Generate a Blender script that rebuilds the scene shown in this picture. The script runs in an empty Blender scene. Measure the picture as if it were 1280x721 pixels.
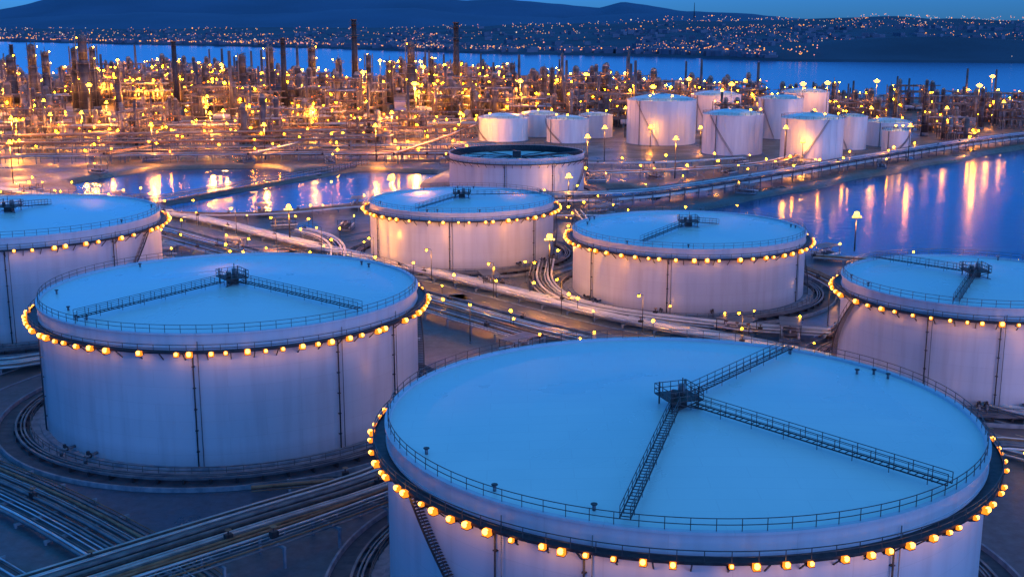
import bpy, math, random
import numpy as np
from mathutils import Vector, noise
random.seed(7); np.random.seed(7)
R=math.radians
scene=bpy.context.scene
# ---------------------------------------------------------------- materials
def new_mat(name):
    m=bpy.data.materials.new(name); m.use_nodes=True
    nt=m.node_tree; b=nt.nodes['Principled BSDF']
    return m,nt,b
def N(nt,t,**k):
    n=nt.nodes.new(t)
    for a,v in k.items(): setattr(n,a,v)
    return n
def coords(nt,scale=(1,1,1),kind='Object'):
    tc=N(nt,'ShaderNodeTexCoord'); mp=N(nt,'ShaderNodeMapping')
    mp.inputs['Scale'].default_value=scale
    nt.links.new(tc.outputs[kind],mp.inputs['Vector']); return mp.outputs[0]
def mat_noise(name,c1,c2,scale=(1,1,1),ns=1.0,rough=.5,metal=0,bump=0,detail=5,lo=.35,hi=.65,kind='Object',rvar=0):
    m,nt,b=new_mat(name)
    v=coords(nt,scale,kind)
    n=N(nt,'ShaderNodeTexNoise'); n.inputs['Scale'].default_value=ns; n.inputs['Detail'].default_value=detail
    nt.links.new(v,n.inputs['Vector'])
    r=N(nt,'ShaderNodeValToRGB'); r.color_ramp.elements[0].position=lo; r.color_ramp.elements[1].position=hi
    r.color_ramp.elements[0].color=(*c1,1); r.color_ramp.elements[1].color=(*c2,1)
    nt.links.new(n.outputs['Fac'],r.inputs['Fac']); nt.links.new(r.outputs['Color'],b.inputs['Base Color'])
    b.inputs['Roughness'].default_value=rough; b.inputs['Metallic'].default_value=metal
    if rvar:
        mr=N(nt,'ShaderNodeMapRange'); mr.inputs['To Min'].default_value=rough-rvar; mr.inputs['To Max'].default_value=rough+rvar
        nt.links.new(n.outputs['Fac'],mr.inputs['Value']); nt.links.new(mr.outputs[0],b.inputs['Roughness'])
    if bump:
        bp=N(nt,'ShaderNodeBump'); bp.inputs['Strength'].default_value=bump; bp.inputs['Distance'].default_value=.3
        nt.links.new(n.outputs['Fac'],bp.inputs['Height']); nt.links.new(bp.outputs[0],b.inputs['Normal'])
    return m
def emis(name,col,st,sampling='AUTO'):
    m=bpy.data.materials.new(name); m.use_nodes=True; nt=m.node_tree
    for n in list(nt.nodes): nt.nodes.remove(n)
    o=N(nt,'ShaderNodeOutputMaterial'); e=N(nt,'ShaderNodeEmission')
    e.inputs[0].default_value=(*col,1); e.inputs[1].default_value=st
    nt.links.new(e.outputs[0],o.inputs[0])
    m.cycles.emission_sampling=sampling
    return m
def wall_mat():
    m,nt,b=new_mat('tank_wall_paint')
    tc=N(nt,'ShaderNodeTexCoord'); sep=N(nt,'ShaderNodeSeparateXYZ'); nt.links.new(tc.outputs['Object'],sep.inputs[0])
    at=N(nt,'ShaderNodeMath',operation='ARCTAN2'); nt.links.new(sep.outputs['Y'],at.inputs[0]); nt.links.new(sep.outputs['X'],at.inputs[1])
    mu=N(nt,'ShaderNodeMath',operation='MULTIPLY'); mu.inputs[1].default_value=26; nt.links.new(at.outputs[0],mu.inputs[0])
    cb=N(nt,'ShaderNodeCombineXYZ'); nt.links.new(mu.outputs[0],cb.inputs['X']); nt.links.new(sep.outputs['Z'],cb.inputs['Y'])
    br=N(nt,'ShaderNodeTexBrick'); br.inputs['Scale'].default_value=1; br.inputs['Brick Width'].default_value=9; br.inputs['Row Height'].default_value=2.4
    br.inputs['Mortar Size'].default_value=.03; br.inputs['Color1'].default_value=(.50,.56,.68,1); br.inputs['Color2'].default_value=(.525,.585,.705,1); br.inputs['Mortar'].default_value=(.45,.505,.615,1)
    nt.links.new(cb.outputs[0],br.inputs['Vector'])
    mp=N(nt,'ShaderNodeMapping'); mp.inputs['Scale'].default_value=(.8,.05,1); nt.links.new(cb.outputs[0],mp.inputs[0])
    n=N(nt,'ShaderNodeTexNoise'); n.inputs['Scale'].default_value=1; n.inputs['Detail'].default_value=6; nt.links.new(mp.outputs[0],n.inputs['Vector'])
    r=N(nt,'ShaderNodeValToRGB'); r.color_ramp.elements[0].position=.28; r.color_ramp.elements[0].color=(.86,.85,.86,1); r.color_ramp.elements[1].position=.55; r.color_ramp.elements[1].color=(1,1,1,1)
    nt.links.new(n.outputs['Fac'],r.inputs[0])
    mx=N(nt,'ShaderNodeMix',data_type='RGBA',blend_type='MULTIPLY'); mx.inputs[0].default_value=1
    nt.links.new(br.outputs['Color'],mx.inputs[6]); nt.links.new(r.outputs[0],mx.inputs[7])
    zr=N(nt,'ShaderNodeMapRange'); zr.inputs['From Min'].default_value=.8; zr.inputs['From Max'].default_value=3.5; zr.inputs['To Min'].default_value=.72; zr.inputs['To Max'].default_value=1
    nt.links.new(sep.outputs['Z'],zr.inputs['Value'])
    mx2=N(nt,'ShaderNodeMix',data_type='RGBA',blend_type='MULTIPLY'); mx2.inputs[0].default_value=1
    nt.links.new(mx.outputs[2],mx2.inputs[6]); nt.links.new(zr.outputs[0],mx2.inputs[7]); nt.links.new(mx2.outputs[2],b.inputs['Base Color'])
    b.inputs['Roughness'].default_value=.33
    bp=N(nt,'ShaderNodeBump'); bp.inputs['Strength'].default_value=.25; bp.inputs['Distance'].default_value=.05
    n2=N(nt,'ShaderNodeTexNoise'); n2.inputs['Scale'].default_value=.25; nt.links.new(cb.outputs[0],n2.inputs['Vector'])
    nt.links.new(n2.outputs['Fac'],bp.inputs['Height']); nt.links.new(bp.outputs[0],b.inputs['Normal'])
    return m
def roof_mat():
    m,nt,b=new_mat('tank_roof_paint')
    v=coords(nt,(.05,.05,.05))
    n=N(nt,'ShaderNodeTexNoise'); n.inputs['Scale'].default_value=1.2; n.inputs['Detail'].default_value=7; n.inputs['Distortion'].default_value=.5; nt.links.new(v,n.inputs['Vector'])
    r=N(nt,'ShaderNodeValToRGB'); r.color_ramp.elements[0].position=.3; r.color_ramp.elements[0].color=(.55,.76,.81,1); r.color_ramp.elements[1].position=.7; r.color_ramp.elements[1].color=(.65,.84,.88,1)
    nt.links.new(n.outputs['Fac'],r.inputs[0])
    v2=coords(nt,(1,1,1)); br=N(nt,'ShaderNodeTexBrick'); br.inputs['Scale'].default_value=1; br.inputs['Brick Width'].default_value=8; br.inputs['Row Height'].default_value=2.4; br.inputs['Mortar Size'].default_value=.05
    br.inputs['Color1'].default_value=(1,1,1,1); br.inputs['Color2'].default_value=(.975,.98,.985,1); br.inputs['Mortar'].default_value=(.93,.93,.94,1); nt.links.new(v2,br.inputs['Vector'])
    mx=N(nt,'ShaderNodeMix',data_type='RGBA',blend_type='MULTIPLY'); mx.inputs[0].default_value=1
    nt.links.new(r.outputs[0],mx.inputs[6]); nt.links.new(br.outputs['Color'],mx.inputs[7]); nt.links.new(mx.outputs[2],b.inputs['Base Color'])
    mr=N(nt,'ShaderNodeMapRange'); mr.inputs['To Min'].default_value=.18; mr.inputs['To Max'].default_value=.42; nt.links.new(n.outputs['Fac'],mr.inputs['Value']); nt.links.new(mr.outputs[0],b.inputs['Roughness'])
    bp=N(nt,'ShaderNodeBump'); bp.inputs['Strength'].default_value=.2; bp.inputs['Distance'].default_value=.2; nt.links.new(n.outputs['Fac'],bp.inputs['Height']); nt.links.new(bp.outputs[0],b.inputs['Normal'])
    return m
def water_mat():
    m,nt,b=new_mat('sea_water')
    b.inputs['Base Color'].default_value=(.003,.06,.18,1); b.inputs['Roughness'].default_value=.16; b.inputs['IOR'].default_value=1.33
    v=coords(nt,(.10,.22,1)); n=N(nt,'ShaderNodeTexNoise'); n.inputs['Scale'].default_value=1.6; n.inputs['Detail'].default_value=4; nt.links.new(v,n.inputs['Vector'])
    bp=N(nt,'ShaderNodeBump'); bp.inputs['Strength'].default_value=.22; bp.inputs['Distance'].default_value=.25; nt.links.new(n.outputs['Fac'],bp.inputs['Height']); nt.links.new(bp.outputs[0],b.inputs['Normal'])
    return m
def ground_mat():
    m,nt,b=new_mat('yard_ground')
    v=coords(nt,(1,1,1))
    n=N(nt,'ShaderNodeTexNoise'); n.inputs['Scale'].default_value=.03; n.inputs['Detail'].default_value=8; n.inputs['Roughness'].default_value=.65; nt.links.new(v,n.inputs['Vector'])
    r=N(nt,'ShaderNodeValToRGB'); e=r.color_ramp.elements; e[0].position=.34; e[0].color=(.022,.055,.105,1); e[1].position=.68; e[1].color=(.10,.125,.155,1)
    k=e.new(.5); k.color=(.036,.075,.13,1)
    nt.links.new(n.outputs['Fac'],r.inputs[0])
    n2=N(nt,'ShaderNodeTexNoise'); n2.inputs['Scale'].default_value=.7; n2.inputs['Detail'].default_value=10; n2.inputs['Roughness'].default_value=.7; nt.links.new(v,n2.inputs['Vector'])
    r2=N(nt,'ShaderNodeValToRGB'); r2.color_ramp.elements[0].position=.3; r2.color_ramp.elements[0].color=(.55,.55,.55,1); r2.color_ramp.elements[1].position=.7; r2.color_ramp.elements[1].color=(1.25,1.25,1.25,1)
    nt.links.new(n2.outputs['Fac'],r2.inputs[0])
    mx=N(nt,'ShaderNodeMix',data_type='RGBA',blend_type='MULTIPLY'); mx.inputs[0].default_value=1
    nt.links.new(r.outputs[0],mx.inputs[6]); nt.links.new(r2.outputs[0],mx.inputs[7])
    # inland yards beyond the basin: warm lamp-lit tone put into the ground colour
    sp=N(nt,'ShaderNodeSeparateXYZ'); nt.links.new(v,sp.inputs[0]); yr=N(nt,'ShaderNodeMapRange'); yr.inputs['From Min'].default_value=330; yr.inputs['From Max'].default_value=520; nt.links.new(sp.outputs['Y'],yr.inputs['Value'])
    mx3=N(nt,'ShaderNodeMix',data_type='RGBA'); nt.links.new(yr.outputs[0],mx3.inputs[0]); nt.links.new(mx.outputs[2],mx3.inputs[6])
    mx4=N(nt,'ShaderNodeMix',data_type='RGBA',blend_type='MULTIPLY'); mx4.inputs[0].default_value=1; nt.links.new(r2.outputs[0],mx4.inputs[6]); mx4.inputs[7].default_value=(.15,.125,.11,1); nt.links.new(mx4.outputs[2],mx3.inputs[7])
    nt.links.new(mx3.outputs[2],b.inputs['Base Color'])
    mr=N(nt,'ShaderNodeMapRange'); mr.inputs['From Min'].default_value=.35; mr.inputs['From Max'].default_value=.65; mr.inputs['To Min'].default_value=.22; mr.inputs['To Max'].default_value=.7; nt.links.new(n.outputs['Fac'],mr.inputs['Value']); nt.links.new(mr.outputs[0],b.inputs['Roughness'])
    bp=N(nt,'ShaderNodeBump'); bp.inputs['Strength'].default_value=.4; bp.inputs['Distance'].default_value=.12; nt.links.new(n2.outputs['Fac'],bp.inputs['Height']); nt.links.new(bp.outputs[0],b.inputs['Normal'])
    return m
MAT=dict(
 wall=wall_mat(), roof=roof_mat(), water=water_mat(), ground=ground_mat(),
 white=mat_noise('white_tank_paint',(.60,.65,.74),(.72,.77,.84),(1,1,.12),.5,.45),
 dark=mat_noise('dark_steel',(.018,.022,.032),(.045,.05,.062),(1,1,1),1.5,.5,.3),
 rail=mat_noise('handrail_steel',(.05,.055,.07),(.09,.095,.11),(1,1,1),1.0,.45,.4),
 pipe=mat_noise('galvanised_pipe',(.30,.36,.44),(.48,.55,.64),(1,1,1),.4,.28,.7),
 pipe2=mat_noise('painted_pipe',(.42,.48,.57),(.58,.64,.72),(1,1,1),.3,.4),
 rust=mat_noise('rusty_pipe',(.15,.08,.05),(.26,.17,.11),(1,1,1),.6,.6,.2),
 steel=mat_noise('structural_steel',(.08,.10,.14),(.17,.20,.24),(1,1,1),.5,.5,.3),
 rsteel=mat_noise('refinery_steelwork',(.08,.08,.09),(.17,.16,.16),(.2,.2,.2),1,.55,.2),
 rpipe=mat_noise('refinery_pipe',(.16,.15,.15),(.32,.30,.29),(.2,.2,.2),1,.45,.4),
 column=mat_noise('column_cladding',(.05,.055,.07),(.12,.12,.14),(.2,.2,.2),1,.5,.3),
 conc=mat_noise('concrete',(.10,.15,.22),(.20,.26,.34),(1,1,1),.8,.7,0,.2),
 asphalt=mat_noise('asphalt',(.028,.036,.052),(.06,.07,.09),(1,1,1),.25,.45,0,.2),
 gravel=mat_noise('bund_gravel',(.012,.03,.06),(.035,.06,.10),(1,1,1),.6,.7,0,.5,8),
 line=mat_noise('road_paint',(.55,.45,.2),(.7,.62,.4),(1,1,1),1,.6),
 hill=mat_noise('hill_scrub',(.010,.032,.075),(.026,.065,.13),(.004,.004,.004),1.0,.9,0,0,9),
 mount=mat_noise('mountain_haze_blue',(.025,.09,.20),(.038,.115,.25),(.0012,.0012,.0012),1.0,1,0,0,6),  # blue of distant haze put into the mountain colour
 bldg=mat_noise('city_facade',(.07,.10,.18),(.16,.19,.28),(.01,.01,.01),1.0,.8),
 lampamber=emis('lamp_amber_glow',(1,.22,.015),1.9),
 lampglobe=emis('lamp_sodium_globe',(1,.46,.07),7),
 lamphidden=emis('lamp_hidden_downlight',(1,.34,.05),50),
 lampyard=emis('lamp_sodium_yard',(1,.34,.004),100),
 lampref=emis('lamp_sodium_refinery',(1,.27,.0012),380),
 lampwarm=emis('lamp_warm_glass',(1,.6,.12),6),
 cityo=emis('city_light_orange',(1,.38,.08),1.9,'NONE'),
 cityw=emis('city_light_white',(1,.75,.6),1.2,'NONE'),
 cityp=emis('city_light_pink',(1,.36,.34),1.5,'NONE'),
)
# ---------------------------------------------------------------- mesh builder
class MB:
    def __init__(s): s.v=[];s.f=[];s.m=[];s.s=[];s.mats=[]
    def mi(s,k):
        if k not in s.mats: s.mats.append(k)
        return s.mats.index(k)
    def add(s,vs,fs,mat,smooth=False):
        o=len(s.v); s.v.extend(vs); i=s.mi(mat)
        for f in fs: s.f.append([a+o for a in f]); s.m.append(i); s.s.append(smooth)
    def cyl(s,p0,p1,r0,mat,n=8,r1=None,caps=True,smooth=True):
        p0=Vector(p0);p1=Vector(p1); r1=r0 if r1 is None else r1
        d=(p1-p0).normalized(); a=Vector((0,0,1)) if abs(d.z)<.9 else Vector((1,0,0))
        x=d.cross(a).normalized(); y=d.cross(x)
        vs=[];off=math.pi/4 if n==4 else 0
        for p,r in((p0,r0),(p1,r1)):
            for i in range(n):
                t=2*math.pi*i/n+off; vs.append(tuple(p+x*(r*math.cos(t))+y*(r*math.sin(t))))
        fs=[[i,(i+1)%n,n+(i+1)%n,n+i] for i in range(n)]
        s.add(vs,fs,mat,smooth and n>5)
        if caps: o=len(s.v)-2*n; i=s.mi(mat); s.f+= [[o+k for k in range(n)][::-1],[o+n+k for k in range(n)]]; s.m+=[i,i]; s.s+=[False,False]
    def bar(s,p0,p1,w,mat): s.cyl(p0,p1,w*.7,mat,4,caps=False,smooth=False)
    def box(s,c,sz,mat,rot=0):
        cx,cy,cz=c; hx,hy,hz=sz[0]/2,sz[1]/2,sz[2]/2; co,si=math.cos(rot),math.sin(rot); vs=[]
        for z in(-hz,hz):
            for x,y in((-hx,-hy),(hx,-hy),(hx,hy),(-hx,hy)): vs.append((cx+x*co-y*si,cy+x*si+y*co,cz+z))
        s.add(vs,[[3,2,1,0],[4,5,6,7],[0,1,5,4],[1,2,6,5],[2,3,7,6],[3,0,4,7]],mat)
    def rev(s,prof,mat,n=96,closed=False,smooth=True,c=(0,0,0)):
        k=len(prof); vs=[]
        for i in range(n):
            t=2*math.pi*i/n; co,si=math.cos(t),math.sin(t)
            for r,z in prof: vs.append((c[0]+r*co,c[1]+r*si,c[2]+z))
        fs=[]
        for i in range(n):
            j=(i+1)%n
            for a in range(k if closed else k-1):
                b=(a+1)%k; fs.append([i*k+a,j*k+a,j*k+b,i*k+b])
        s.add(vs,fs,mat,smooth)
    def ring(s,r,z,t,mat,n=96,c=(0,0,0)): s.rev([(r-t,z-t),(r+t,z-t),(r+t,z+t),(r-t,z+t)],mat,n,True,False,c)
    def bulb(s,p,r,mat):
        x,y,z=p; vs=[(x+r,y,z),(x-r,y,z),(x,y+r,z),(x,y-r,z),(x,y,z+r),(x,y,z-r)]
        s.add(vs,[[0,2,4],[2,1,4],[1,3,4],[3,0,4],[2,0,5],[1,2,5],[3,1,5],[0,3,5]],mat)
    def globe(s,p,r,mat,n=10):
        s.rev([(max(r*math.sin(a),.001),-r*math.cos(a)) for a in [math.pi*i/6 for i in range(7)]],mat,n,c=p)
    def tube(s,pts,r,mat,n=6):
        k=len(pts); vs=[]
        for i,p in enumerate(pts):
            a=pts[max(i-1,0)]; b=pts[min(i+1,k-1)]
            d=(Vector(b)-Vector(a)).normalized(); x=d.cross(Vector((0,0,1)))
            x=x.normalized() if x.length>1e-4 else Vector((1,0,0)); y=x.cross(d)
            for j in range(n):
                t=2*math.pi*j/n; vs.append(tuple(Vector(p)+x*(r*math.cos(t))+y*(r*math.sin(t))))
        s.add(vs,[[i*n+j,i*n+(j+1)%n,(i+1)*n+(j+1)%n,(i+1)*n+j] for i in range(k-1) for j in range(n)],mat,True)
    def mesh(s,name):
        me=bpy.data.meshes.new(name); me.from_pydata(s.v,[],s.f)
        for k in s.mats: me.materials.append(MAT[k])
        me.polygons.foreach_set('material_index',s.m); me.polygons.foreach_set('use_smooth',s.s); me.update(); return me
    def obj(s,name,parent=None,loc=(0,0,0),rot=0):
        return place(s.mesh(name),name,parent,loc,rot)
def place(me,name,parent=None,loc=(0,0,0),rot=0,sc=1):
    o=bpy.data.objects.new(name,me); scene.collection.objects.link(o); o.location=loc; o.rotation_euler=(0,0,rot); o.scale=(sc,sc,sc)
    if parent: o.parent=parent
    return o
def empty(name,loc,rot=0):
    e=bpy.data.objects.new(name,None); e.empty_display_size=2; scene.collection.objects.link(e); e.location=loc; e.rotation_euler=(0,0,rot); return e
def point(name,loc,power,col,rad,parent=None):
    l=bpy.data.lights.new(name,'POINT'); l.energy=power; l.color=col; l.shadow_soft_size=rad
    o=bpy.data.objects.new(name,l); scene.collection.objects.link(o); o.location=loc
    if parent: o.parent=parent
    return o
def P(r,a,z): return (r*math.cos(a),r*math.sin(a),z)
# ---------------------------------------------------------------- storage tanks
def walkway(b,p0,p1,w=.9,h=1.05,step=1.8,clr=.5):
    p0=Vector(p0);p1=Vector(p1);L=(p1-p0).length;d=(p1-p0)/L;x=Vector((-d.y,d.x,0)).normalized()*(w/2)
    up=Vector((0,0,1)); n=max(2,int(L/step))
    for sgn in(-1,1):
        o=x*sgn
        b.bar(p0+o+up*clr,p1+o+up*clr,.11,'dark'); b.bar(p0+o+up*(clr+h),p1+o+up*(clr+h),.06,'rail'); b.bar(p0+o+up*(clr+h*.5),p1+o+up*(clr+h*.5),.045,'rail')
        for i in range(n+1):
            q=p0+d*(L*i/n)+o
            b.bar(q+up*(0 if i%2==0 else clr),q+up*(clr+h),.065,'rail')
    m=int(L/.7)
    for i in range(m):
        q=p0+d*(L*(i+.5)/m)+up*clr; b.bar(q-x,q+x,.07,'dark')
def big_tank(cx,cy,r,T,arms,stair,pipes,lamps=84,drop=2.2,mode='cone',platrot=0,psz=2.2,ls=1.0):
    e=empty('oil_storage_tank',(cx,cy,0)); n=144
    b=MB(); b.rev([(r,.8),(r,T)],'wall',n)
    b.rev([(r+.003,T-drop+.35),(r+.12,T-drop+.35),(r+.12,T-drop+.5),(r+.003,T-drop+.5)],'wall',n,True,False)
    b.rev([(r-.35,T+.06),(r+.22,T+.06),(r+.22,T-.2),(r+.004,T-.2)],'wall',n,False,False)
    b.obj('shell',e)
    b=MB()
    if mode=='cone':
        K=10; prof=[(max((r-.35)*(1-i/K),.01), T-.25+ (r*.03)*(1-(1-i/K)**1.6)) for i in range(K+1)]
        b.rev([(r-.35,T+.06),(r-.36,T-.25)],'wall',n); b.rev(prof,'roof',n)
    else:
        b.rev([(r-.35,T+.06),(r-.36,T-2.6)],'dark',n); b.rev([(r-.36,T-2.6),(r-1.6,T-2.6),(r-1.6,T-2.1),(.01,T-2.2)],'gravel',n,False,False)
        b.rev([(r-2.4,T-2.06),(r-10,T-2.05)],'roof',n,False,False); b.rev([(r-11,T-2.05),(.1,T-2.04)],'roof',n,False,False)
        for a in range(12):
            t=a*math.pi/6; b.bar(P(2,t,T-1.7),P(r-3,t,T-1.9),.25,'dark')
        b.bar((r-1,0,T),(2,-3,T-1.6),.7,'dark'); b.box((0,0,T-.8),(3,3,2.2),'dark')
    b.obj('roof',e)
    zb=T-drop; w=1.5; b=MB()
    b.rev([(r+.01,zb),(r+w,zb),(r+w,zb+.28),(r+w-.05,zb+.28),(r+w-.05,zb+.12),(r+.01,zb+.12)],'dark',n,True,False)
    nb=int(2*math.pi*r/3)
    for i in range(nb):
        a=2*math.pi*i/nb; b.bar(P(r+.03,a,zb-1.2),P(r+w-.1,a,zb-.02),.12,'dark')
    b.obj('wind_girder',e)
    b=MB(); npst=int(2*math.pi*r/2.1)
    for zz in(1.1,.62): b.ring(r+w-.08,zb+.12+zz,.035,'rail',n)
    for i in range(npst):
        a=2*math.pi*i/npst; b.bar(P(r+w-.08,a,zb+.1),P(r+w-.08,a,zb+1.22),.07,'rail')
    for zz in(1.1,.55): b.ring(r-.15,T+.06+zz,.03,'rail',n)
    for i in range(npst):
        a=2*math.pi*(i+.5)/npst; b.bar(P(r-.15,a,T),P(r-.15,a,T+1.16),.065,'rail')
    b.obj('guardrail',e)
    if lamps:
        b=MB()
        for i in range(lamps):
            a=2*math.pi*(i+random.uniform(-.24,.24))/lamps
            if random.random()<.06: continue
            s_=random.uniform(.65,1.2)*ls
            p=P(r+w+.2,a,zb-.02+random.uniform(-.06,.06)); q=P(r+w-.25,a,zb-.35)
            b.box(p,(.5*s_,.6*s_,.5*s_),'lampamber',a)  # glowing amber box added as a halo around the globe
            b.globe((p[0]+.2*s_*math.cos(a),p[1]+.2*s_*math.sin(a),p[2]+.12*s_),.26*s_,'lampglobe',8)
            b.box((p[0],p[1],p[2]-.28*s_),(.56*s_,.66*s_,.06),'dark',a)
            o_=.22; b.add([(q[0]-o_,q[1]-o_,q[2]),(q[0]+o_,q[1]-o_,q[2]),(q[0]+o_,q[1]+o_,q[2]),(q[0]-o_,q[1]+o_,q[2])],[[3,2,1,0]],'lamphidden')  # hidden emitter added to throw the rim lamps' light down the wall
            b.box((q[0],q[1],q[2]+.09),(.6,.6,.16),'dark',0)
        b.obj('rim_lamps',e)
    b=MB()
    if mode=='cone':
        zc=T+r*.03-.25; hp=1.1
        for sx in(-1,1):
            for sy in(-1,1): b.bar((sx*psz*.8,sy*psz*.8,zc-.3),(sx*psz*.8,sy*psz*.8,zc+hp+1.3),.13,'dark')
        b.box((0,0,zc+hp),(psz*2,psz*2,.14),'dark'); b.box((0,0,zc+hp*.5),(psz*.7,psz*.7,hp),'dark')
        for zz in(.55,1.1):
            for q in((-1,-1,1,-1),(1,-1,1,1),(1,1,-1,1),(-1,1,-1,-1)):
                b.bar((q[0]*psz,q[1]*psz,zc+hp+zz),(q[2]*psz,q[3]*psz,zc+hp+zz),.07,'rail')
        for i in range(-2,3):
            for q in(-1,1):
                b.bar((i*psz/2,q*psz,zc+hp),(i*psz/2,q*psz,zc+hp+1.15),.06,'rail'); b.bar((q*psz,i*psz/2,zc+hp),(q*psz,i*psz/2,zc+hp+1.15),.06,'rail')
        b.cyl((.5,.3,zc+hp),(.5,.3,zc+hp+1.2),.4,'steel',10); b.cyl((-.8,-.5,zc+hp),(-.8,-.5,zc+hp+.9),.35,'dark',10); b.bar((.1,-.6,zc+hp),(.1,-.6,zc+hp+2.2),.09,'dark')
        b.bar((-psz,-psz,zc),(psz,-psz,zc+hp),.1,'dark'); b.bar((psz,-psz,zc),(-psz,-psz,zc+hp),.1,'dark')
        o=b.obj('gauge_platform',e); o.rotation_euler[2]=platrot
        b=MB()
        for a,L in arms: walkway(b,P(psz*1.05,a,zc+.15),P(min(L,r-.6),a,T+.0))
        for k in range(7):
            a=random.uniform(0,6.28); rr=r*random.uniform(.88,.95); p=P(rr,a,T-.15); b.cyl(p,(p[0],p[1],T+.4),.16,'steel',8); b.cyl((p[0],p[1],T+.4),(p[0],p[1],T+.5),.3,'dark',8)
        b.obj('roof_walkway',e)
    b=MB()
    for a in pipes:
        b.cyl(P(r+.28,a,.9),P(r+.28,a,T-drop-.02),.1,'dark',8); b.cyl(P(r+.28,a+.35/r*2,.9),P(r+.28,a+.35/r*2,T-1),.06,'steel',6)
        for z in range(3,int(T)-2,3): b.box(P(r+.18,a,z),(.35,.4,.1),'dark',a)
    for a0,a1 in stair:
        m=int((T-drop)/.24); prev=None
        for i in range(m):
            t=a0+(a1-a0)*i/m; z=.8+(T-drop-.8)*i/m
            b.box(P(r+.5,t,z),(.85,.32,.06),'dark',t)
            if i%5==0:
                q=P(r+.95,t,z+1.05); b.bar(P(r+.95,t,z),q,.06,'rail')
                if prev: b.bar(prev[0],q,.07,'rail'); b.bar(prev[1],P(r+.95,t,z-.1),.16,'dark')
                prev=(q,P(r+.95,t,z-.1))
    for k in range(5):
        a=R(-90)+random.uniform(-1.3,1.3); zz=random.uniform(1.3,1.6); b.cyl(P(r,a,zz),P(r+2.2,a,zz),.22,'steel',10); b.cyl(P(r+1.2,a,zz),P(r+1.35,a,zz),.38,'dark',10); b.cyl(P(r+2.2,a,zz),P(r+2.2,a,.5),.22,'steel',10); b.box(P(r+1.6,a,zz+.4),(.35,.35,.6),'dark',a)
    b.obj('stairway_and_pipes',e)
    b=MB()
    b.rev([(r-.2,.8),(r+.9,.78),(r+1.0,.45),(r+2.4,.4),(r+2.5,.02)],'conc',n,False,False)
    b.rev([(r+2.5,.03),(r+7,.03)],'gravel',n,False,False)
    b.rev([(r+7,.02),(r+7.1,.6),(r+7.4,.6),(r+7.5,.02)],'conc',n,False,False)
    for rr,z,t in((r+3.2,.8,.13),(r+3.7,.8,.1),(r+4.4,.75,.16)):
        b.ring(rr,z,t,'steel',n)
    for i in range(60):
        a=i*math.pi/30; b.box(P(r+3.8,a,.35),(1.9,.25,.66),'dark',a)
    for zz in(.6,1.1): b.ring(r+2.3,.4+zz,.035,'rail',n)
    for i in range(npst): 
        a=2*math.pi*i/npst; b.bar(P(r+2.3,a,.4),P(r+2.3,a,1.5),.06,'rail')
    b.obj('foundation',e)
    return e
big_tank(17.7,121.9,30.9,19.5,[(R(54.5),30.4),(R(-45.7),30.4),(R(-106),30.4)],[(R(-120),R(-150))],[R(-128),R(-112),R(-62),R(170)],88,2.2,platrot=R(20),psz=1.9,ls=.95)
big_tank(-43.7,183.5,28.7,19.5,[(R(-128),27.5),(R(-37),27.5)],[(R(-8),R(22))],[R(-152),R(-88),R(-48),R(-25)],78,2.4,platrot=R(35),psz=1.9,ls=1.1)
big_tank(39.9,268.3,26,14.5,[(R(-123),23),(R(25),8)],[(R(-15),R(15))],[R(-107),R(-35),R(-150)],56,2.1,psz=2.2,ls=1.25)
big_tank(-13.1,312,24,14.8,[(R(-118),22),(R(20),22)],[(R(-20),R(12))],[R(-95),R(-40),R(-150)],52,2.1,psz=2.2,ls=1.3)
big_tank(79.6,202,22,16.9,[(R(125),21),(R(-118),21)],[(R(160),R(195))],[R(-128),R(-100)],54,2.2,psz=2.0,ls=1.1)
big_tank(-104.5,247,30,21,[(R(70),12)],[(R(-40),R(-10))],[R(-70),R(-30)],66,2.3,ls=1.25)
big_tank(1.7,428,24,15,[],[(R(-40),R(-10))],[R(-100),R(-60)],0,2.0,mode='open')
def white_tank(cx,cy,r,T,lights=True):
    e=empty('white_storage_tank',(cx,cy,0)); b=MB(); n=56
    b.rev([(r,.3),(r,T)],'white',n); b.rev([(r+.01,T-.3),(r+.35,T-.3),(r+.35,T),(r+.01,T)],'white',n,True,False)
    for k in range(24): a=k*math.pi/12+.1; b.box(P(r+.06,a,T/2),(.14,.18,T-.8),'white',a)
    b.obj('shell',e)
    b=MB(); b.rev([(r,T)]+[(max(r*(1-i/8),.01),T+r*.16*(1-(1-i/8)**2)) for i in range(1,9)],'roof',n)
    b.box((0,0,T+r*.16+.3),(2,2,.8),'steel')
    b.obj('dome_roof',e)
    b=MB()
    for z in(.6,1.15): b.ring(r+.2,T+z,.06,'rail',n)
    for i in range(28): a=i*math.pi/14; b.bar(P(r+.2,a,T),P(r+.2,a,T+1.2),.1,'rail')
    b.obj('guardrail',e)
    b=MB(); a0=random.uniform(-2.4,-1.6); s=1 if random.random()<.5 else -1; pr=None
    for i in range(40):
        t=a0+s*i*.022*18/T; z=.5+(T-.5)*i/40; b.box(P(r+.5,t,z),(.9,.6,.12),'steel',t); q=P(r+.9,t,z+1)
        if pr: b.bar(pr,q,.1,'rail')
        pr=q
    b.cyl(P(r+.3,a0-.6,.3),P(r+.3,a0-.6,T),.2,'steel',6)
    b.obj('spiral_stair',e)
    b=MB(); b.rev([(r-.1,.3),(r+1.2,.3),(r+1.3,.02)],'conc',n,False,False); b.obj('foundation',e)
    if lights:
        b=MB()
        for k in range(2):
            a=random.uniform(-2.6,-.5); p=P(r+.2,a,T+2.6); b.bar((p[0],p[1],T),p,.12,'dark'); b.bulb(p,.4,'lampyard')
        b.obj('rim_lamps',e)
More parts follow.
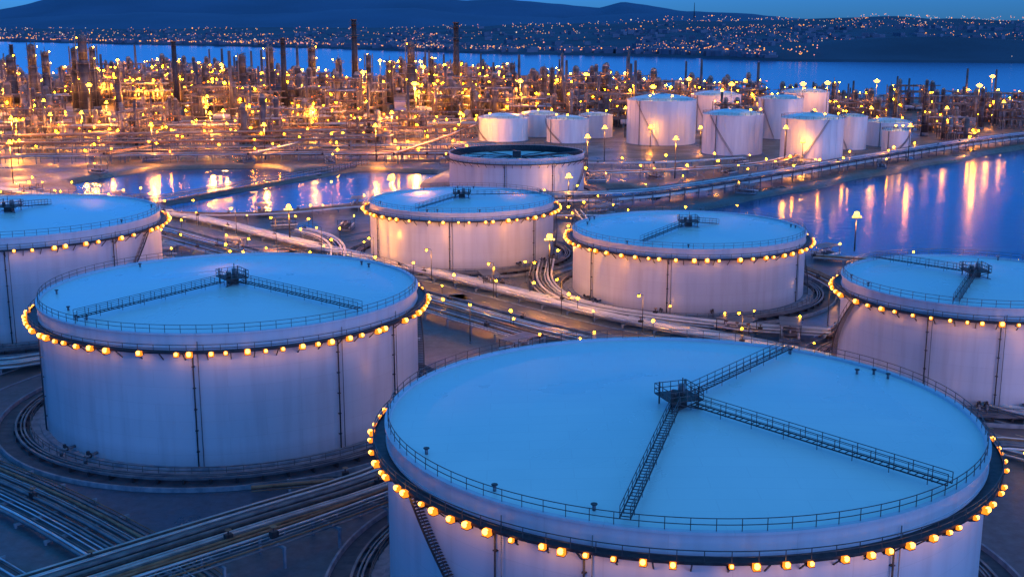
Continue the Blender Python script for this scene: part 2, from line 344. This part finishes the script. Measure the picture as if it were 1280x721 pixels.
WT=[(75.7,613,17.3,22),(103,563,13.8,18.5),(133.7,537,13.6,18.7),(-4.6,628,12.9,12),(28.5,618,10.7,12),(14.5,652,11,12),(44.5,644,9,12),(116,690,14,20),(142,640,11.5,21),(169,700,13.5,21),(164,582,7,16),(187,600,11,12),(182,572,6,10)]
for t in WT: white_tank(*t)
# ---------------------------------------------------------------- terrain
inlet=[(58,385),(64,400),(107,442),(166,506),(256,601),(420,700),(900,840),(2500,900),(2500,300),(300,292),(180,290),(130,301),(88,313),(74,334)]
basin=[(-173,466),(-150,512),(-107,518),(-90,500),(-60,506),(-30,498),(-34,455),(-36,415),(-50,409),(-83,387),(-106,387),(-122,409),(-159,430)]
pond=[(34,452),(48,457),(58,432),(52,414),(34,420)]
bay=[(-3000,1560),(-900,1500),(-400,1420),(0,1290),(120,1160),(220,1060),(420,960),(900,920),(3000,900),(3000,6000),(-3000,6000)]
def sdist(X,Y,poly):
    inside=np.zeros(X.shape,bool); dm=np.full(X.shape,1e9); n=len(poly)
    for i in range(n):
        x0,y0=poly[i];x1,y1=poly[(i+1)%n]
        dx,dy=x1-x0,y1-y0; t=np.clip(((X-x0)*dx+(Y-y0)*dy)/(dx*dx+dy*dy),0,1)
        dm=np.minimum(dm,np.hypot(X-x0-t*dx,Y-y0-t*dy))
        if dy!=0:
            c=((y0>Y)!=(y1>Y))&(X<(dx)*(Y-y0)/dy+x0); inside^=c
    return np.where(inside,-dm,dm)
def xs(*segs):
    out=[]
    for a,b_,st in segs: out+=list(np.arange(a,b_,st))
    return np.array(out+[segs[-1][1]],float)
gx=xs((-2400,-300,30),(-300,320,3.5),(320,700,9),(700,2500,40)); gy=xs((-300,60,24),(60,380,6),(380,620,3.5),(620,960,7),(960,1620,12))
X,Y=np.meshgrid(gx,gy); sd=np.full(X.shape,1e9)
for p in(inlet,basin,pond,bay): sd=np.minimum(sd,sdist(X,Y,p))
wob=1.6*np.sin(X*.09+Y*.05)+1.1*np.sin(X*.21-Y*.17); sdw=sd+wob*np.clip(1-abs(sd)/20,0,1)
t=np.clip((sdw+5)/7,0,1); Z=-4+4*t*t*(3-2*t)
def segd(x0,y0,x1,y1):
    dx,dy=x1-x0,y1-y0; t=np.clip(((X-x0)*dx+(Y-y0)*dy)/(dx*dx+dy*dy),0,1); return np.hypot(X-x0-t*dx,Y-y0-t*dy)
cd=segd(-124,405,-62,520); Z=np.maximum(Z,-4+3.6*np.clip((6.5-cd)/3.5,0,1))
nx,ny=len(gx),len(gy); V=np.stack([X.ravel(),Y.ravel(),Z.ravel()],1)
idx=np.arange(nx*ny).reshape(ny,nx); F=np.stack([idx[:-1,:-1].ravel(),idx[:-1,1:].ravel(),idx[1:,1:].ravel(),idx[1:,:-1].ravel()],1)
me=bpy.data.meshes.new('ground'); me.from_pydata(V.tolist(),[],F.tolist()); me.materials.append(MAT['ground']); me.polygons.foreach_set('use_smooth',[True]*len(F)); me.update(); place(me,'ground')
b=MB(); S=60000; b.add([(-S,-S,-1.3),(S,-S,-1.3),(S,S,-1.3),(-S,S,-1.3)],[[0,1,2,3]],'water'); b.obj('sea')
sU=[-.8,-.56,-.4267,-.3267,-.16,-.027,.1267,.2267,.4267,.6,.8]; sD=[4500,4200,4000,3500,2950,2450,2230,1960,1870,1850,1850]
ts=[-30,0,10,40,90,160,240,340,460,600,760,940,1150,1400,1700,2000,2400,2800,3200,3600,4000,4400]
cols=np.linspace(-.8,.8,260)
def hz(s,t):
    D=np.interp(s,sU,sD); y=D+t; x=s*y
    if t<0: return x,y,-6
    n=noise.noise(Vector((x*.0016,y*.0016,0)))+.5*noise.noise(Vector((x*.004,y*.004,3)))
    right=np.interp(s,[-.5,-.1,.1,.25,.5],[14,24,52,62,60])
    z=2+right*min(t/2600,1)**1.15*(1+.35*n)+6*max(n,0)*min(t/500,1)
    z+=30*math.exp(-((x-820)/300)**2)*math.exp(-((y-2200)/190)**2)*min(t/120,1)*(1+.3*n)
    return x,y,max(z,1)
vs=[];fs=[]
for i,s in enumerate(cols):
    for t in ts: vs.append(tuple(map(float,hz(s,t))))
k=len(ts)
for i in range(len(cols)-1):
    for j in range(k-1): fs.append([i*k+j,(i+1)*k+j,(i+1)*k+j+1,i*k+j+1])
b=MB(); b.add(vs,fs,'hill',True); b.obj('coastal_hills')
def ridge(name,Dc,width,prof,rough,seed,mat):
    us=[p[0] for p in prof]; hs=[60+(28-p[1])/1500*Dc for p in prof]
    sc=np.linspace(-.9,.9,420); vs=[];fs=[];K=9
    for s in sc:
        u=640+s*1500; h=np.interp(u,us,hs)
        h+=rough*(noise.noise(Vector((s*14,seed,0)))+.5*noise.noise(Vector((s*34,seed,5)))+.25*noise.noise(Vector((s*90,seed,9))))
        for j in range(K):
            f=j/(K-1); y=Dc+width*(f-.75); g=math.sin(min(f/.75,1)*math.pi/2)**1.2 if f<=.75 else 1-(f-.75)/.25
            z=-5+(h+5)*g*(1+.10*noise.noise(Vector((s*30,f*4,seed))) *(1 if f<.74 else 0)); vs.append((s*y,y,float(z)))
    for i in range(len(sc)-1):
        for j in range(K-1): fs.append([i*K+j,(i+1)*K+j,(i+1)*K+j+1,i*K+j+1])
    b=MB(); b.add(vs,fs,mat,True); b.obj(name)
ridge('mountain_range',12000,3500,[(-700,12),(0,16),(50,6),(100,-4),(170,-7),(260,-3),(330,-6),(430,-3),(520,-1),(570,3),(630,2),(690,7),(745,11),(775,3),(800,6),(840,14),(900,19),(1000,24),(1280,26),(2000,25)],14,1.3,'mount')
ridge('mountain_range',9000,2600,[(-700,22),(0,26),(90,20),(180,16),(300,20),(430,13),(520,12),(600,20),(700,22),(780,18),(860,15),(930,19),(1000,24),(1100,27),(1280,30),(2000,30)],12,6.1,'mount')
b=MB(); bl=MB(); rnd=random.random
def city_s():
    return random.choice([random.uniform(-.45,-.05),random.uniform(-.1,.45),random.uniform(.1,.45)])
for i in range(1200):
    s=city_s(); t=20+2200*rnd()**2.2; x,y,z=hz(s,t)
    if (x>430 and y<2420): continue
    w=random.uniform(9,26); h=random.uniform(5,11); b.box((x,y,z+h/2-1),(w,random.uniform(9,20),h),'bldg',random.uniform(0,3))
b.obj('distant_city_buildings')
for i in range(3000):
    s=city_s(); t=8+3600*rnd()**(1.5 if s>0 else 3.2); x,y,z=hz(s,t)
    if (x>430 and y<2420 and rnd()<.97): continue
    if noise.noise(Vector((x*.004,y*.002,9)))<-.12: continue
    r=y*random.uniform(.00015,.00038)*(1.8 if rnd()<.07 else 1)
    bl.bulb((x,y,z+random.uniform(4,12)),r,random.choice(['cityo','cityo','cityo','cityw','cityp']))
for i in range(420):
    s=random.uniform(-.46,.25); x,y,z=hz(s,random.uniform(5,200)); bl.bulb((x,y,z+6),y*random.uniform(.0003,.0007),random.choice(['cityo','cityo','cityp']))
bl.obj('distant_city_lights')
b=MB(); x,y=.148*5200,5200; b.cyl((x,y,60),(x,y,140),3,'dark',6,r1=1); b.box((x,y,70),(16,16,12),'bldg'); b.obj('radio_mast')
# ---------------------------------------------------------------- roads + pipes
def chaikin(p,k=2):
    for _ in range(k):
        q=[p[0]]
        for a,c in zip(p[:-1],p[1:]): q+= [(a[0]*.75+c[0]*.25,a[1]*.75+c[1]*.25),(a[0]*.25+c[0]*.75,a[1]*.25+c[1]*.75)]
        p=q+[p[-1]]
    return p
def offs(p,d):
    out=[]
    for i,q in enumerate(p):
        a=p[max(i-1,0)];c=p[min(i+1,len(p)-1)]; tx,ty=c[0]-a[0],c[1]-a[1]; L=math.hypot(tx,ty); out.append((q[0]-ty/L*d,q[1]+tx/L*d))
    return out
def walk(p,step):
    out=[];acc=0
    for a,c in zip(p[:-1],p[1:]):
        L=math.hypot(c[0]-a[0],c[1]-a[1]); s=acc
        while s<L: out.append((a[0]+(c[0]-a[0])*s/L,a[1]+(c[1]-a[1])*s/L,math.atan2(c[1]-a[1],c[0]-a[0]))); s+=step
        acc=s-L
    return out
def road(pts,w,mark=True):
    e=empty('service_road',(0,0,0)); p=chaikin(pts,3)
    def strip(b,o0,o1,z,mat,zz=None):
        A=offs(p,o0);C=offs(p,o1); vs=[]
        for a,c in zip(A,C): vs+=[(a[0],a[1],z),(c[0],c[1],z if zz is None else zz)]
        b.add(vs,[[2*i,2*i+2,2*i+3,2*i+1] for i in range(len(p)-1)],mat)
    b=MB(); strip(b,-w/2,w/2,.02,'asphalt'); b.obj('roadway',e)
    b=MB()
    for s in(-1,1):
        strip(b,s*w/2,s*(w/2+.01),.0,'conc',.14) ; strip(b,s*(w/2+.01),s*(w/2+.4),.14,'conc')
        strip(b,s*(w/2+.4),s*(w/2+.41),.14,'conc',0)
    b.obj('kerb',e)
    if mark:
        b=MB()
        for x,y,a in walk(p,6): b.box((x,y,.026),(2.6,.14,.004),'line',a)
        b.obj('centre_line',e)
def pipe_rack(pts,n,sp=1.0,r=.28,z=1.1,levels=1,ends=False,mats=('pipe','pipe2','pipe','rust','steel'),lamps=0,smooth=2):
    e_b=MB(); p=chaikin(pts,smooth)
    for lv in range(levels):
        for i in range(n):
            d=(i-(n-1)/2)*sp+random.uniform(-.12,.12); rr=r*random.choice([.4,.6,.85,1,1.3]); zz=z+lv*2.2+rr
            e_b.tube([(a[0],a[1],zz) for a in offs(p,d)],rr,random.choice(mats),7)
    for x,y,a in walk(p,7.5):
        for lv in range(levels): e_b.box((x,y,z+lv*2.2-.16),(.3,n*sp+.8,.3),'conc' if levels==1 else 'steel',a)
        for s in(-1,1):
            ox,oy=-math.sin(a)*s*(n*sp/2+.2),math.cos(a)*s*(n*sp/2+.2); h=z+(levels-1)*2.2
            e_b.box((x+ox,y+oy,h/2-.16),(.28,.28,h),'conc' if levels==1 else 'steel',a)
    if lamps:
        for x,y,a in walk(p,lamps):
            if rnd()<.15: continue
            s=random.choice([-1,1]); ox,oy=-math.sin(a)*s*(n*sp/2+.5),math.cos(a)*s*(n*sp/2+.5); h=z+(levels-1)*2.2+1.0+rnd()*2
            e_b.bar((x+ox,y+oy,0),(x+ox,y+oy,h),.12,'dark'); e_b.bulb((x+ox,y+oy,h+.2),random.choice([.16,.24,.32]) if y<420 else random.choice([.3,.45]),'lampyard' if y<460 else 'lampref')
    for x,y,a in walk(p,23):
        d=random.uniform(-n*sp/2,n*sp/2); px,py=x-math.sin(a)*d,y+math.cos(a)*d; zt=z+(levels-1)*2.2
        e_b.cyl((px,py,zt),(px,py,zt+1.3),.1,'dark',6); e_b.cyl((px,py,zt+1.3),(px,py,zt+1.36),.4,'rust',10); e_b.box((px,py,zt+.4),(.9,.7,.8),'dark',a)
    return e_b.obj('pipe_rack')
main=[(-330,520),(-200,432),(-109,369),(-62,315),(-18,271),(16,231),(48,206),(72,172),(98,148),(140,120)]
road(main,7)
mo=chaikin(main,2)
pipe_rack(offs(main,9),9,.8,.26,.8,1,lamps=15)
pipe_rack(offs(main,-9),10,.8,.28,.8,1,lamps=17)
pipe_rack(offs(main,-17)[:6],6,.9,.3,1.6,1,lamps=22)
FM=('pipe','steel','pipe','steel','rust','dark')
pipe_rack([(-120,180),(-95,168),(-68,150),(-42,127),(-26,108)],15,.68,.18,.6,1,mats=FM)
pipe_rack([(-52,117),(-32,136),(-16,150),(-7,166),(-2,190),(4,214)],12,.66,.2,1.0,1,mats=FM)
pipe_rack([(-44,112),(-24,130),(-12,143)],6,.8,.18,2.6,1,mats=FM)
pipe_rack([(-22,150),(-34,147)],4,.9,.2,.8,1,smooth=1)
pipe_rack([(-100,145),(-74,136),(-52,118),(-40,104)],9,.7,.17,.5,1,mats=FM)
pipe_rack([(-150,200),(-115,203),(-88,203),(-78,216),(-72,236),(-58,262),(-50,285)],9,.75,.24,.8,1)
pipe_rack([(-190,425),(-140,392),(-108,374),(-78,372),(-48,394),(-30,388),(-22,372),(14,372),(60,374)],6,1,.3,1.0,1,lamps=18)
pipe_rack([(-62,345),(-50,330),(-44,300),(-50,270)],6,.9,.26,.9,1,lamps=20)
pipe_rack([(8,300),(6,270),(14,248),(40,232),(62,226)],7,.9,.28,.9,1,lamps=18)
pipe_rack([(10,395),(40,400),(62,418),(100,456),(158,520),(250,612),(400,720)],6,1.1,.35,2.0,2,lamps=20)
pipe_rack([(20,380),(22,350),(16,330),(20,300)],5,1,.3,1.0,1,lamps=20)
pipe_rack([(68,300),(76,270),(72,240),(60,222)],6,.9,.28,.9,1,lamps=22)
pipe_rack([(78,304),(120,287),(200,277),(320,279)],6,.9,.3,1.0,1,lamps=24)
pipe_rack([(112,232),(108,190),(96,168)],6,.9,.28,.9,1)
pipe_rack([(60,150),(66,166),(92,152),(120,130)],6,.8,.28,1.2,1,lamps=12)
pipe_rack([(30,466),(70,478),(110,500),(140,560)],6,1.1,.35,2.5,1,lamps=20)
pipe_rack([(-30,520),(20,500),(60,500),(100,520)],5,1.1,.35,2.5,1,lamps=20)
pipe_rack([(-210,400),(-150,352),(-118,310),(-92,292),(-72,300)],8,.85,.3,1.2,1,lamps=18)
pipe_rack([(-240,440),(-180,398),(-128,352),(-90,318)],6,1.0,.3,1.2,1,lamps=20)
for k in range(16):
    y0=530+k*14+random.uniform(-4,4); x0=random.uniform(-380,-180); x1=random.uniform(-120,60) if y0<600 else random.uniform(-60,20)
    sl=random.uniform(-.12,.22)
    pipe_rack([(x0,y0-sl*60),(x0*.5+x1*.5,y0),(x1,y0+sl*60+random.uniform(-10,10))],random.choice([4,5,6]),1.2,.4,random.choice([1.5,3,5]),random.choice([1,1,2]),mats=('pipe','rpipe','rpipe','rust'),lamps=random.choice([22,28,36]))
for k in range(5):
    x=-300+k*62; pipe_rack([(x,520),(x+18,600),(x+40,720)],4,1.2,.4,4,1,mats=('pipe','rpipe','rust'),lamps=32)
road([(-420,560),(-260,545),(-150,540),(-60,535),(20,520),(80,490),(60,440),(30,400),(-10,372),(-45,340),(-62,315)],7)
road([(-95,120),(-80,138),(-88,170),(-92,190),(-70,232),(-30,255),(-10,262)],6,False)
b=MB()
for x,y,a in walk([(-124,405),(-62,520)],4):
    b.box((x,y,.9),(4.02,1.8,.2),'conc',a)
    for s in(-1,1): b.bar((x-math.sin(a)*s*.85,y+math.cos(a)*s*.85,-2),(x-math.sin(a)*s*.85,y+math.cos(a)*s*.85,2.0),.14,'dark')
b.tube([(-124.6,405.4,1.6),(-62.6,520.4,1.6)],.2,'pipe'); b.tube([(-123.4,404.6,2.0),(-61.4,519.6,2.0)],.06,'rail')
b.obj('basin_pier')
# ---------------------------------------------------------------- refinery units
def unit(seed):
    rs=random.Random(seed); b=MB(); w=rs.choice([18,24,30,36]); d=rs.choice([12,18,24]); lv=rs.choice([2,3,3,4]); lh=rs.uniform(4.5,6)
    S_='rsteel'; PP=['rpipe','rpipe','pipe','rust']
    for i in range(w//6+1):
        for j in range(d//6+1):
            x,y=-w/2+i*6,-d/2+j*6; top=lh*rs.choice([lv,lv,max(1,lv-1)]); b.bar((x,y,0),(x,y,top+rs.uniform(0,2)),.5,S_)
    for l in range(1,lv+1):
        z=l*lh; sx=1 if l<lv else rs.uniform(.4,.9)
        for j in range(d//6+1): b.bar((-w/2,-d/2+j*6,z),(-w/2+w*sx,-d/2+j*6,z),.45,S_)
        for i in range(int(w*sx)//6+1): b.bar((-w/2+i*6,-d/2,z),(-w/2+i*6,d/2,z),.4,S_)
        if rs.random()<.7: b.box((-w/2+w*sx*.25,0,z+.1),(w*sx*.5,d*.8,.1),S_)
        b.bar((-w/2,-d/2,z+1.1),(-w/2+w*sx,-d/2,z+1.1),.08,'rail')
        for q in range(rs.randint(3,6)):
            y=rs.uniform(-d/2,d/2); b.cyl((-w/2-rs.uniform(0,6),y,z+.6),(w/2+rs.uniform(0,6),y,z+.6),rs.uniform(.2,.6),rs.choice(PP),6)
        for q in range(rs.randint(2,5)):
            x=rs.uniform(-w/2,w/2); b.cyl((x,-d/2,z+1),(x,d/2,z+1),rs.uniform(.2,.5),rs.choice(PP),6)
    for q in range(w//6):
        x=-w/2+q*6; z=rs.randint(0,lv-1)*lh; b.bar((x,-d/2,z),(x+6,-d/2,z+lh),.25,S_)
    for q in range(rs.randint(4,7)):
        x,y=rs.uniform(-w/2,w/2),rs.uniform(-d/2,d/2); r=rs.uniform(.8,2.2); h=rs.uniform(8,lv*lh+8)
        b.cyl((x,y,1),(x,y,h),r,rs.choice(['rpipe','column','rsteel']),12); b.globe((x,y,h),r,'rpipe',12)
        b.rev([(r,h-2),(r+1.1,h-2),(r+1.1,h-1.8),(r,h-1.8)],S_,12,True,False,(x,y,0)); b.ring(r+1.1,h-.8,.06,'rail',12,(x,y,0))
        b.cyl((x+r+.3,y,0),(x+r+.3,y,h),.18,'rpipe',5)
    for q in range(rs.randint(1,4)):
        x,y=rs.uniform(-w/2,w/2),-d/2-rs.uniform(3,6); z=rs.uniform(1.8,5); r=rs.uniform(1,1.8); L=rs.uniform(6,11)
        b.cyl((x-L/2,y,z),(x+L/2,y,z),r,rs.choice(['rpipe','pipe2']),12); b.box((x-L/3,y,z/2),(.5,r*1.6,z),'conc'); b.box((x+L/3,y,z/2),(.5,r*1.6,z),'conc')
    for q in range(rs.randint(0,2)):
        x,y=rs.uniform(-w/2,w/2),d/2+5; h=rs.uniform(4,7); b.box((x,y,h/2),(10,6,h),'conc')
    if rs.random()<.5:
        x,y=rs.uniform(-w/2,w/2),rs.uniform(-d/2,d/2); h=rs.uniform(26,38); b.cyl((x,y,0),(x,y,h),1.3,'column',12,r1=.8)
    for q in range(rs.randint(5,9)):
        x=-w/2+rs.randint(0,w//6)*6+.5; y=rs.choice([-d/2-.5,-d/2-.5,d/2+.5,rs.uniform(-d/2,d/2)]); z=rs.randint(0,lv)*lh+2.6
        b.bulb((x,y,z),rs.choice([.22,.32,.5,.8]),'lampref')
    for q in range(rs.randint(10,18)):
        x=-w/2+rs.randint(0,w//6)*6+.5; y=rs.choice([-d/2-.5,rs.uniform(-d/2,d/2)]); z=rs.randint(0,lv)*lh+2.6
        b.bulb((x,y,z),rs.choice([.25,.4,.55]),'lampamber')
    return b.mesh('refinery_unit')
units=[unit(100+i) for i in range(12)]
def col(h,r,seed):
    rs=random.Random(seed); b=MB(); C='column'; b.cyl((0,0,0),(0,0,2),r*1.25,'conc',14); b.cyl((0,0,2),(0,0,h*.62),r,C,14); b.cyl((0,0,h*.62),(0,0,h*.66),r,C,14,r1=r*.8); b.cyl((0,0,h*.66),(0,0,h-r),r*.8,C,14); b.globe((0,0,h-r),r*.8,C,14)
    z=6
    while z<h-1:
        rr=r if z<h*.62 else r*.8; b.rev([(rr,z),(rr+1.3,z),(rr+1.3,z+.2),(rr,z+.2)],'rsteel',14,True,False); b.ring(rr+1.3,z+1.2,.07,'rail',14)
        for k in range(6): a=k*math.pi/3; b.bar(P(rr+1.3,a,z),P(rr+1.3,a,z+1.2),.1,'rail')
        for k in range(rs.randint(0,2)): a=rs.uniform(-2.8,-.3); b.bulb(P(rr+1.5,a,z+2),rs.choice([.3,.4]),'lampyard')
        z+=rs.uniform(4.5,6.5)
    b.cyl((r+.6,0,0),(r+.6,0,h),.35,'rpipe',6); b.cyl((-.3,-r-.6,2),(-.3,-r-.6,h*.8),.25,'rpipe',6); b.bar((-r-.5,.3,0),(-r-.5,.3,h),.4,'dark'); b.bar((0,0,h-r),(0,0,h+2),.2,'dark')
    return b.mesh('distillation_column')
colm=[col(44,3.0,1),(col(36,2.2,2)),col(30,2.4,3),col(24,1.7,4)]
def stack(h):
    b=MB(); b.cyl((0,0,0),(0,0,h),2.3,'dark',16,r1=1.5); b.rev([(1.6,h-.6),(2.0,h-.6),(2.0,h),(1.6,h)],'dark',16,True,False)
    for z in(h*.5,h*.8,h-3): b.rev([(1.6,z),(3.1,z),(3.1,z+.2),(1.6,z+.2)],'dark',16,True,False); b.ring(3.1,z+1.2,.06,'rail',16)
    b.box((0,0,3),(7,7,6),'conc'); b.bulb((3.1,0,h*.5+1.5),.4,'lampyard'); return b.mesh('chimney_stack')
stm=stack(50)
for u,D,h,k in [(45,860,46,0),(62,800,42,1),(98,830,44,1),(109,820,53,0),(120,850,44,1),(222,790,48,9),(228,815,36,2),(305,820,40,0),(340,800,46,0),(357,790,50,9),(392,860,44,1),(425,850,36,2),(445,900,62,9),(462,880,38,1),(515,860,48,0),(488,860,34,3),(540,860,36,1),(571,850,60,9),(602,840,30,3),(640,820,34,2),(680,800,32,0),(690,810,31,1),(18,800,40,2),(150,800,32,3),(260,800,34,2),(1110,640,28,1),(1118,645,26,3),(1155,650,24,3),(1225,690,24,1),(20,900,44,9),(700,900,26,3),(1040,720,26,3)]:
    x=(u-640)/1500*(D*.976+13)
    if k==9: place(stm,'chimney_stack',None,(x,D,0),0,h/50)
    else: place(colm[k],'distillation_column',None,(x,D,0),rnd()*6,h/[44,36,30,24][k])
def free(x,y,r):
    if float(min(sdist(np.array([x]),np.array([y]),p)[0] for p in(inlet,basin,pond,bay)))<r: return False
    return all(math.hypot(x-t[0],y-t[1])>t[2]+r for t in WT)
pl=[]
def scatter(n,x0f,x1f,y0,y1,md,s0=.75,s1=1.15):
    c=0;tr=0
    while c<n and tr<n*40:
        tr+=1; y=random.uniform(y0,y1); x=random.uniform(x0f(y),x1f(y))
        if not free(x,y,17): continue
        if noise.noise(Vector((x*.012,y*.008,2.5)))<-.16: continue
        if any(math.hypot(x-a,y-b_)<md for a,b_ in pl): continue
        pl.append((x,y)); c+=1; place(random.choice(units),'refinery_unit',None,(x,y,0),random.choice([0,math.pi/2,.15,-.2,math.pi]),random.uniform(s0,s1))
scatter(100,lambda y:-.47*y,lambda y:.02*y+20,740,1230,24)
scatter(22,lambda y:-.47*y,lambda y:-.08*y,600,760,38,.6,.85)
scatter(22,lambda y:0,lambda y:.2*y,700,1000,28)
scatter(22,lambda y:.14*y,lambda y:.5*y,590,880,26,.6,.85)
OR=(1,.30,.022)
def mast_mesh(h,br=.5):
    b=MB(); b.cyl((0,0,0),(0,0,h),.22,'dark',8,r1=.12); b.box((0,0,h),(2.4,.3,.2),'dark'); 
    for x in(-1,-.35,.35,1): b.box((x,-.2,h+.35),(.5,.3,.45),'dark'); b.box((x,-.36,h+.33),(.42,.02,.36),'lampwarm')
    b.globe((0,0,h+1.0),br,'lampyard',8)
    if br>.6:
        for k in range(6): a=k*math.pi/3; b.bar((0,0,h+1),P(1.4,a,h+1),.1,'dark'); b.globe(P(1.5,a,h+1),.3,'lampglobe',6)
    return b.mesh('floodlight_mast')
mm=mast_mesh(15); mbig=mast_mesh(26,.9); mlow=mast_mesh(9,.6)
def mast(x,y,power,col=OR,me=None,h=15):
    o=place(me or mm,'floodlight_mast',None,(x,y,0),0); point('flood_lamp',(0,-.6,h-1.2),power,col,.4,o)
for i in range(66):
    for _ in range(30):
        y=random.uniform(570,1150) ; x=random.uniform(-.46*y,.03*y+10)
        if free(x,y,4):
            if i%5==0: mast(x,y,random.uniform(45000,70000),OR,mbig,26)
            else: mast(x,y,random.uniform(28000,65000))
            break
for x,y in [(118,520),(155,620),(60,640),(190,640),(230,640),(280,690),(40,520),(175,530)]: mast(x,y,3000)
for x,y in [(74,637),(120,664),(160,668),(176,678),(105,722),(48,790),(250,650),(210,700),(300,760)]: mast(x,y,10000,OR,mbig,26)
for x,y in [(19,400),(126,521),(92,588),(68,592),(92,317),(-40,395),(150,560),(-62,330),(9,283)]: mast(x,y,3500,OR,mlow,9)
for x,y in [(-190,455),(-60,530),(-110,535),(-160,535),(-230,560),(-200,600),(-290,600),(-130,620)]: mast(x,y,26000)
for x,y in [(30,478),(64,470)]: mast(x,y,9000)
def lamp_mesh(h):
    b=MB(); b.cyl((0,0,0),(0,0,.4),.2,'conc',8); b.cyl((0,0,.4),(0,0,h),.1,'dark',6,r1=.06); b.bar((0,0,h),(1.2,0,h+.25),.08,'dark'); b.box((1.4,0,h+.25),(.8,.35,.16),'dark'); b.globe((1.4,0,h+.02),.22,'lampyard',8); return b.mesh('street_lamp')
lm=lamp_mesh(8)
def lamp(x,y,power,rot=0):
    o=place(lm,'street_lamp',None,(x,y,0),rot); point('lamp_light',(1.4,0,7.3),power,(1,.33,.035),.2,o)
for i,(x,y,a) in enumerate(walk(mo,22)):
    if y>150 and math.hypot(x-79.6,y-202)>34: lamp(x-math.sin(a)*3.9,y+math.cos(a)*3.9,4300 if y>230 else 2200,a-math.pi/2)
for x,y in [(-4,168),(-8,222),(12,340),(20,390),(66,345),(64,236),(-66,290),(-100,300),(-58,345),(112,226),(4,262),(150,296),(-132,300),(-150,330),(-120,385),(-60,398),(58,163),(100,150)]: lamp(x,y,1000,rnd()*6)
def skid(seed):
    rs=random.Random(seed); b=MB(); b.box((0,0,.25),(7,4,.5),'conc')
    for i in range(3): x=-2.4+i*2.3; b.cyl((x,-1.2,1.1),(x,1.2,1.1),.45,'steel',10); b.cyl((x,0,.5),(x,0,2.4),.15,'pipe',6); b.cyl((x,0,2.4),(x,0,2.5),.4,'rust',10)
    b.cyl((-4,1.6,1.5),(4,1.6,1.5),.25,'pipe',8); b.cyl((-4,-1.6,1.0),(4,-1.6,1.0),.25,'pipe2',8)
    for x in(-3.4,3.4):
        for y in(-1.9,1.9): b.bar((x,y,.5),(x,y,3.2),.12,'dark')
    b.box((0,0,3.25),(7.2,4.2,.1),'steel') if rs.random()<.5 else None
    b.bulb((3.4,-1.9,3.5),.2,'lampyard'); return b.mesh('pump_skid')
sk=[skid(1),skid(3)]
TK=[(17.7,121.9,31),(-43.7,183.5,29),(39.9,268.3,26),(-13.1,312,24),(79.6,202,22),(-104.5,247,30),(1.7,428,24)]
mp=[(x,y) for x,y,a in walk(mo,4)]
c=0
while c<60:
    y=random.uniform(170,540); x=random.uniform(-.42*y,.42*y)
    if not free(x,y,6) or any(math.hypot(x-a,y-b_)<r+12 for a,b_,r in TK) or any(math.hypot(x-a,y-b_)<7 for a,b_ in mp): continue
    place(random.choice(sk),'pump_skid',None,(x,y,0),random.uniform(0,3)); c+=1
# ---------------------------------------------------------------- light, sky, camera
w=bpy.data.worlds.new('World'); scene.world=w; w.use_nodes=True; nt=w.node_tree; bg=nt.nodes['Background']
sky=N(nt,'ShaderNodeTexSky'); sky.sky_type='NISHITA'; sky.sun_disc=False; sky.sun_elevation=R(7); sky.altitude=0; sky.air_density=1.0; sky.dust_density=.3; sky.ozone_density=4
tc=N(nt,'ShaderNodeTexCoord'); sp=N(nt,'ShaderNodeSeparateXYZ'); nt.links.new(tc.outputs['Generated'],sp.inputs[0])
rp=N(nt,'ShaderNodeValToRGB'); e=rp.color_ramp.elements; e[0].position=.02; e[0].color=(.045,.22,.86,1); e[1].position=.6; e[1].color=(.56,1.0,.94,1)
k=e.new(.3); k.color=(.075,.35,.76,1)
nt.links.new(sp.outputs['Z'],rp.inputs[0])
mx=N(nt,'ShaderNodeMix',data_type='RGBA',blend_type='MULTIPLY'); mx.inputs[0].default_value=1; nt.links.new(rp.outputs[0],mx.inputs[7])
nt.links.new(sky.outputs[0],mx.inputs[6]); nt.links.new(mx.outputs[2],bg.inputs[0]); bg.inputs[1].default_value=.43
sl=bpy.data.lights.new('sun','SUN'); sl.energy=.55; sl.angle=R(25); sl.color=(.56,.58,1); so=bpy.data.objects.new('sun',sl); scene.collection.objects.link(so)
el,az=R(7),R(140); sky.sun_rotation=az; d=Vector((math.sin(az)*math.cos(el),math.cos(az)*math.cos(el),math.sin(el))); so.rotation_euler=d.to_track_quat('Z','Y').to_euler()
cam=bpy.data.cameras.new('camera'); co=bpy.data.objects.new('camera',cam); scene.collection.objects.link(co); co.location=(0,0,60); co.rotation_euler=(R(90-12.5),0,0)
cam.sensor_width=36; cam.lens=1500/1280*36; cam.clip_end=80000; cam.clip_start=.5; scene.camera=co
scene.view_settings.view_transform='Standard'; scene.view_settings.look='None'; scene.view_settings.exposure=0
